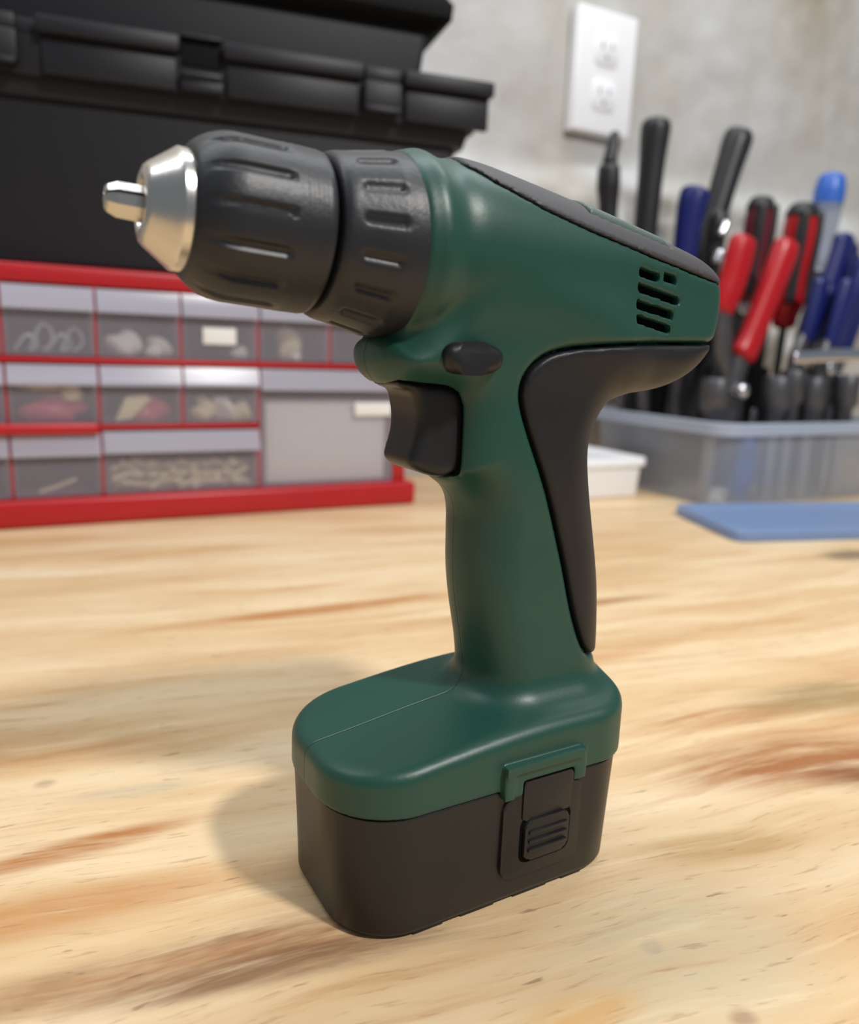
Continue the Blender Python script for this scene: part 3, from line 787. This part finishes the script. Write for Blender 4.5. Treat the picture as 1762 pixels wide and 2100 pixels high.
bm = bmesh.new(); loft(bm, [(0, rrect(-60, 350, 42, 132, 6)), (45, rrect(-62, 356, 38, 135, 6)), (46, rrect(-62, 356, 38, 135, 6))]); obj('body', bm, M['box'], uc)
bm = bmesh.new(); loft(bm, [(46.2, rrect(-66, 362, 33, 138, 6)), (56, rrect(-72, 376, 22, 146, 8)), (68, rrect(-72, 377, 21, 147, 8)), (74, rrect(-70, 372, 24, 145, 8)), (96, rrect(-62, 352, 34, 140, 8)), (99, rrect(-58, 346, 38, 136, 8))]); obj('lid', bm, M['boxdark'], uc)

# ------------------------------------------------------------------ white tub, clear bin, blue lid
tub = thing('plastic_tub', 'white lidded plastic tub standing beside the clear tool bin', 'tub', W(602, 706, 0), WALL)
bm = bmesh.new(); loft(bm, [(0, rrect(-50, 50, 3, 104, 5)), (1, rrect(-51, 51, 2, 105, 6)), (38, rrect(-53, 53, 0, 107, 6))]); obj('body', bm, M['white'], tub)
bm = bmesh.new(); loft(bm, [(37, rrect(-56, 56, -3, 110, 7)), (38, rrect(-57, 57, -4, 111, 7)), (46, rrect(-57, 57, -4, 111, 7)), (47.4, rrect(-56, 56, -3, 110, 7)), (47.4, rrect(-51, 51, 2, 105, 6)), (46.4, rrect(-50, 50, 3, 104, 6))]); obj('lid', bm, M['white'], tub)

binT = thing('tool_bin', 'clear plastic bin crowded with hand tools at the back of the bench', 'bin', W(840, 618, 0), WALL)
BW = 152.0
def ring(z, x, y0, y1, r): return (z, rrect(-x, x, y0, y1, r, 8))
bm = bmesh.new()
loft(bm, [ring(88, BW + 8, -10, 222, 26), ring(60, BW + 5.5, -7, 219, 25), ring(3, BW, 0, 212, 22), ring(.4, BW - 3, 3, 209, 20), ring(2.4, BW - 4, 4, 208, 19), ring(5, BW - 2, 2, 210, 20), ring(60, BW + 3.7, -5, 217, 23), ring(88, BW + 6.2, -8, 220, 24)], cap=False)
b2 = bmesh.new(); 
obj('bin_wall', bm, M['bin'], binT)
bm = bmesh.new(); loft(bm, [ring(.5, BW - 4.5, 4.5, 207.5, 18), ring(2.3, BW - 4.5, 4.5, 207.5, 18)]); obj('bin_floor', bm, M['bin'], binT)
bm = bmesh.new(); loft(bm, [ring(88.2, BW + 6.4, -8.2, 220, 25), ring(83, BW + 9, -11, 223, 26), ring(83, BW + 14, -16, 228, 30), ring(95.5, BW + 14.6, -16.6, 228.6, 30), ring(97, BW + 12, -14, 226, 29), ring(96, BW + 6.4, -8.2, 220, 25), ring(88.2, BW + 6.4, -8.2, 220, 25)], cap=False)
obj('bin_rim', bm, M['rim'], binT)

bl = thing('storage_lid', 'blue translucent plastic lid lying flat in front of the clear bin', 'lid', W(577, 490, 0), WALL - R(14))
LS = 0.0
def sk(o, k): return [(x + k * y, y) for x, y in o]
bm = bmesh.new(); loft(bm, [(0.1, sk(rrect(2, 330, 2, 130, 12), .08)), (1.2, sk(rrect(0, 332, 0, 132, 13), .08)), (9, sk(rrect(0, 332, 0, 132, 13), .08)), (10.5, sk(rrect(1.5, 330.5, 1.5, 130.5, 12), .08)), (10.5, sk(rrect(9, 323, 9, 123, 9), .08)), (6.5, sk(rrect(11, 321, 11, 121, 8), .08))])
obj('lid_panel', bm, M['lid'], bl)

# ------------------------------------------------------------------ hand tools standing in the bin (c, y, z in the wall frame)
FL = 2.6
def tool(name, label, cat, base, group=None):
    t = thing(name, label, cat, W(*base), WALL, group); t['_b'] = list(base); return t
def rel(t, pts):
    b = t['_b']; return [(p[0] - b[0], p[1] - b[1], p[2] - b[2]) for p in pts]
def part(t, name, material, pts, radii, n=14, flat=1.0, dome=True):
    bm = bmesh.new(); tube(bm, rel(t, pts), radii, n, flat, dome); return obj(name, bm, material, t)

# 1 slender black tool with a stepped neck
t = tool('nut_driver', 'slim black tool with a stepped neck, under the wall outlet', 'nut driver', (706, 800, FL))
part(t, 'shaft', M['darksteel'], [(706, 800, FL), (688, 794, 110), (640.3, 782, 262)], [5, 5, 5], 10)
part(t, 'handle', M['blackgrip'], [(640.3, 782, 238), (636.3, 782, 297), (634, 782, 341), (632, 782, 361.5), (631, 782, 381)], [10, 11.4, 11.8, 14, 13])
part(t, 'neck', M['blackgrip'], [(631, 782, 387), (634, 782, 404.5), (636, 782, 420)], [9, 7.5, 5.2])
# 2, 3 black rubber gripped bars
for nm, lab, pts, rad, y in (
        ('pry_bar', 'upright black gripped bar between the outlet and the navy handle', [(685.6, 293.7), (685.8, 336.9), (686.8, 389.9), (687.9, 427), (688, 436)], [14, 14.6, 15.6, 17.8, 16.8], 772),
        ('pry_bar', 'tilted black gripped bar leaning over the navy handle', [(772.6, 283), (789.8, 337), (804.4, 391), (815.7, 430), (819, 441)], [15.6, 16, 16.8, 18.6, 17.6], 766)):
    foot_c = pts[0][0] - (pts[1][0] - pts[0][0]) * (pts[0][1] - FL) / (pts[1][1] - pts[0][1]) * .45 + (34 if y > 770 else 8)
    t = tool(nm, lab, 'pry bar', (foot_c, y, FL), 'black gripped bars in the bin')
    part(t, 'shaft', M['darksteel'], [(foot_c, y, FL), (pts[0][0], y, pts[0][1] + 4)], [8, 8], 12)
    part(t, 'grip', M['blackgrip'], [(c, y, z) for c, z in pts], rad)
# 4 navy handled pliers
t = tool('slip_joint_pliers', 'navy handled pliers with chrome joint beside the tilted black bar', 'pliers', (732, 736, FL))
part(t, 'handle', M['bluegrip'], [(720, 738, 258), (721.4, 738, 312), (724.7, 738, 344), (728, 738, 357)], [14, 15.6, 18, 18.6])
part(t, 'handle', M['blackgrip'], [(764, 738, 258), (766, 738, 300), (768, 738, 328), (770, 738, 338)], [12, 13, 13.5, 12])
part(t, 'joint', M['darksteel'], [(722, 738, 262), (742, 738, 248), (762, 738, 262)], [11, 13, 11])
part(t, 'jaw', M['darksteel'], [(738, 734, 248), (734, 734, 120), (730, 736, FL)], [12, 13, 6], flat=.5)
part(t, 'jaw', M['darksteel'], [(746, 744, 246), (742, 744, 120), (736, 742, FL + 3)], [12, 13, 6], flat=.5)
part(t, 'bolt', M['chrome'], [(757, 719, 312), (764, 719, 326)], [4.5, 4.5])
part(t, 'bolt', M['chrome'], [(754, 718, 280), (758, 718, 292)], [5.5, 5.5])
# 5 red pliers
t = tool('pliers', 'bright red handled pliers standing jaws down next to the drill', 'pliers', (742, 664, FL))
part(t, 'handle', M['redgrip'], [(718.5, 668, 222), (724, 668, 238), (729.6, 668, 255), (736, 668, 284), (738.5, 668, 297)], [15, 17, 18, 18.6, 17.6], flat=.7)
part(t, 'handle', M['redgrip'], [(753, 662, 172), (762, 662, 190), (779.3, 662, 232.6), (799, 662, 283.5), (803.5, 662, 298)], [18.6, 17.6, 17.4, 18.8, 17.4], flat=.7)
part(t, 'tang', M['darksteel'], [(742, 668, 132), (726, 668, 178), (719, 668, 226)], [10, 13, 11], flat=.6)
part(t, 'tang', M['darksteel'], [(742, 663, 126), (748, 663, 150), (754, 663, 178)], [11, 13, 13], flat=.6)
part(t, 'pivot', M['chrome'], [(741, 644, 130), (741, 654, 130)], [9, 9])
part(t, 'jaw', M['darksteel'], [(737, 668, 134), (736, 667, 70), (740, 665, FL)], [15, 13, 6], flat=.5)
part(t, 'jaw', M['darksteel'], [(747, 663, 134), (749, 663, 70), (744, 664, FL + 1)], [15, 12, 6], flat=.5)
# 6 maroon and red screwdrivers
def screwdriver(label, top, bot, foot_, r, body, stripe, y, clear=False, cap=None):
    t = tool('screwdriver', label, 'screwdriver', (foot_, y, FL), 'screwdrivers in the bin')
    T = Vector((top[0], y, top[1])); Bm = Vector((bot[0], y, bot[1])); d = T - Bm
    P = lambda k: tuple(Bm + d * k)
    part(t, 'handle', body, [P(0), P(.12), P(.35), P(.7), P(.93)], [r * .72, r * .95, r * .88, r, r * .96], 14)
    if stripe:
        for s in (-1, 1):
            o = Vector((s * r * .66, -r * .70, 0))
            part(t, 'grip_stripe', stripe, [tuple(Vector(P(k)) + o) for k in (.14, .4, .7, .93)], [r * .34, r * .28, r * .36, r * .32], 8)
    part(t, 'end_cap', cap or stripe or body, [P(.90 if cap is None else .72), P(.93 if cap is None else .86), P(.975)], [r * 1.02, r * 1.03, r * .9], 14)
    part(t, 'ferrule', M['redgrip'] if body is M['redgrip'] else M['chrome'], [P(-.06), P(.03)], [r * .72, r * .78], 12)
    part(t, 'shaft', M['darksteel'], [(foot_, y, FL), P(-.03)], [5, 5], 10)
    return t
screwdriver('maroon handled screwdriver with dark stripes standing behind the red pliers', (830, 362), (822, 232), 815, 16.6, M['maroon'], M['blackgrip'], 728)
screwdriver('red handled screwdriver with black stripes right of the red pliers', (907.5, 362), (897.5, 222), 890, 20.5, M['redgrip'], M['blackgrip'], 728)
screwdriver('clear handled screwdriver with a bright blue cap, tallest at the right edge', (1035, 424), (1027, 290), 965, 20, M['clearblue'], None, 790, cap=M['bluepale'])
# 7 navy handles on the right
def blue_pliers(label, pts, r, y, foot_):
    t = tool('combination_pliers', label, 'pliers', (foot_, y, FL), 'navy handled pliers at the right')
    part(t, 'handle', M['bluegrip'], [(c, y, z) for c, z in pts], [r * k for k in (.86, .95, 1.0, .92)], flat=.6)
    q = [(c + 34 - 8 * i, y + r * .8, z - 6) for i, (c, z) in enumerate(pts[::-1])][::-1]
    part(t, 'handle', M['bluegrip'], [(c, yy, z) for c, yy, z in q], [r * k for k in (.86, .95, 1.0, .92)], flat=.6)
    part(t, 'pivot', M['chrome'], [(foot_ + 3, y - 10, pts[0][1] - 30), (foot_ + 3, y - 4, pts[0][1] - 30)], [8, 8])
    part(t, 'jaw', M['darksteel'], [(pts[0][0], y, pts[0][1] + 6), (foot_ - 3, y, pts[0][1] - 44), (foot_, y + 2, FL)], [10, 14, 6], flat=.5)
    part(t, 'jaw', M['darksteel'], [(q[0][0], y + r * .8, q[0][2] + 6), (foot_ + 6, y + 9, pts[0][1] - 44), (foot_ + 2, y + 6, FL + 1)], [10, 14, 6], flat=.5)
blue_pliers('navy handled pliers with the tallest grips beside the striped red screwdriver', [(925.6, 196.7), (946, 256), (960.4, 306), (962.4, 325)], 18.5, 705, 915)
blue_pliers('navy handled pliers lowest at the right edge above the steel bar', [(958, 176), (964, 207), (972, 252), (980, 294)], 17, 682, 946)
blue_pliers('small navy handled pliers lowest in front of the red screwdriver', [(872.6, 194.5), (876.6, 210.8), (881.7, 233.2), (886.8, 263.8)], 14, 672, 862)
blue_pliers('navy handled pliers in front, their grips crossing the pair behind', [(893, 188), (898, 210), (905, 240), (910, 262)], 14, 652, 884)
blue_pliers('navy handled pliers farthest right, partly out of view', [(1012, 190), (1019, 230), (1027, 280), (1032, 312)], 18, 742, 976)
# 8 steel bar across, black tool pouch and sockets below
t = tool('steel_bar', 'pale steel bar lying across the tools above the bin rim', 'bar', (880, 632, 174))
part(t, 'blade', M['chrome'], [(806, 632, 170), (880, 631, 175), (985, 630, 178)], [7, 8, 8], 10, flat=.4)
t = tool('tool_pouch', 'black fabric tool pouch with pockets filling the back of the clear bin', 'pouch', (838, 783, FL))
bm = bmesh.new(); loft(bm, [(0, rrect(-118, 118, 22, 40, 6)), (215, rrect(-128, 124, 18, 36, 6)), (236, rrect(-127, 123, 20, 32, 4))]); obj('panel', bm, M['pouch'], t)
for k in range(6):
    x = -116 + k * 40
    bm = bmesh.new(); loft(bm, [(4, rrect(x, x + 36, 8, 22, 5)), (110, rrect(x, x + 36, 4, 20, 6)), (146 + 8 * (k % 2), rrect(x + 1, x + 35, 6, 20, 5))]); obj('pocket', bm, M['pouch'], t)
for k, (c, z, y, r, l) in enumerate([(790, 122, 634, 16, 'dark socket lowest in front of the red pliers jaws'), (822, 130, 638, 14, 'dark socket under the left end of the steel bar'),
                                     (853, 122, 634, 16, 'dark socket under the middle of the steel bar'), (916, 126, 634, 16, 'dark socket under the right end of the steel bar'),
                                     (706, 118, 648, 16, 'dark socket behind the left bin corner beside the red pliers')]):
    t = tool('socket_extension', l, 'socket', (c, y + 6, FL), 'sockets on extensions in the bin')
    bm = bmesh.new(); lathe(bm, [(z - FL - 42, r * .62), (z - FL - 38, r * .7), (z - FL - 16, r * .7), (z - FL - 10, r), (z - FL + 24, r), (z - FL + 26, r * .9), (z - FL + 26, r * .66), (z - FL + 12, r * .64)], 24, 'z'); obj('socket', bm, M['darksteel'], t)
    bm = bmesh.new(); lathe(bm, [(0, 8), (z - FL - 41, 8)], 12, 'z'); obj('extension_bar', bm, M['chrome'], t)

# low inside the clear bin, seen through its front
t = tool('chisel', 'small blue handled chisel standing handle down inside the clear bin wall', 'chisel', (748, 642, FL))
part(t, 'handle', M['bluepale'], [(748, 642, FL + 2), (752, 642, 30), (757, 643, 60), (758, 643, 72)], [11, 12.5, 11, 9])
part(t, 'blade', M['darksteel'], [(758, 643, 70), (762, 644, 108)], [6, 5], flat=.4)
o = obj('paper_scrap', lump(15, 9, 9, 31, amp=.35), M['offwhite']); o.location = W(712, 640, FL); o.rotation_euler = (0, 0, WALL)
tag(o, 'pale crumpled paper scrap on the floor of the clear bin', 'paper')
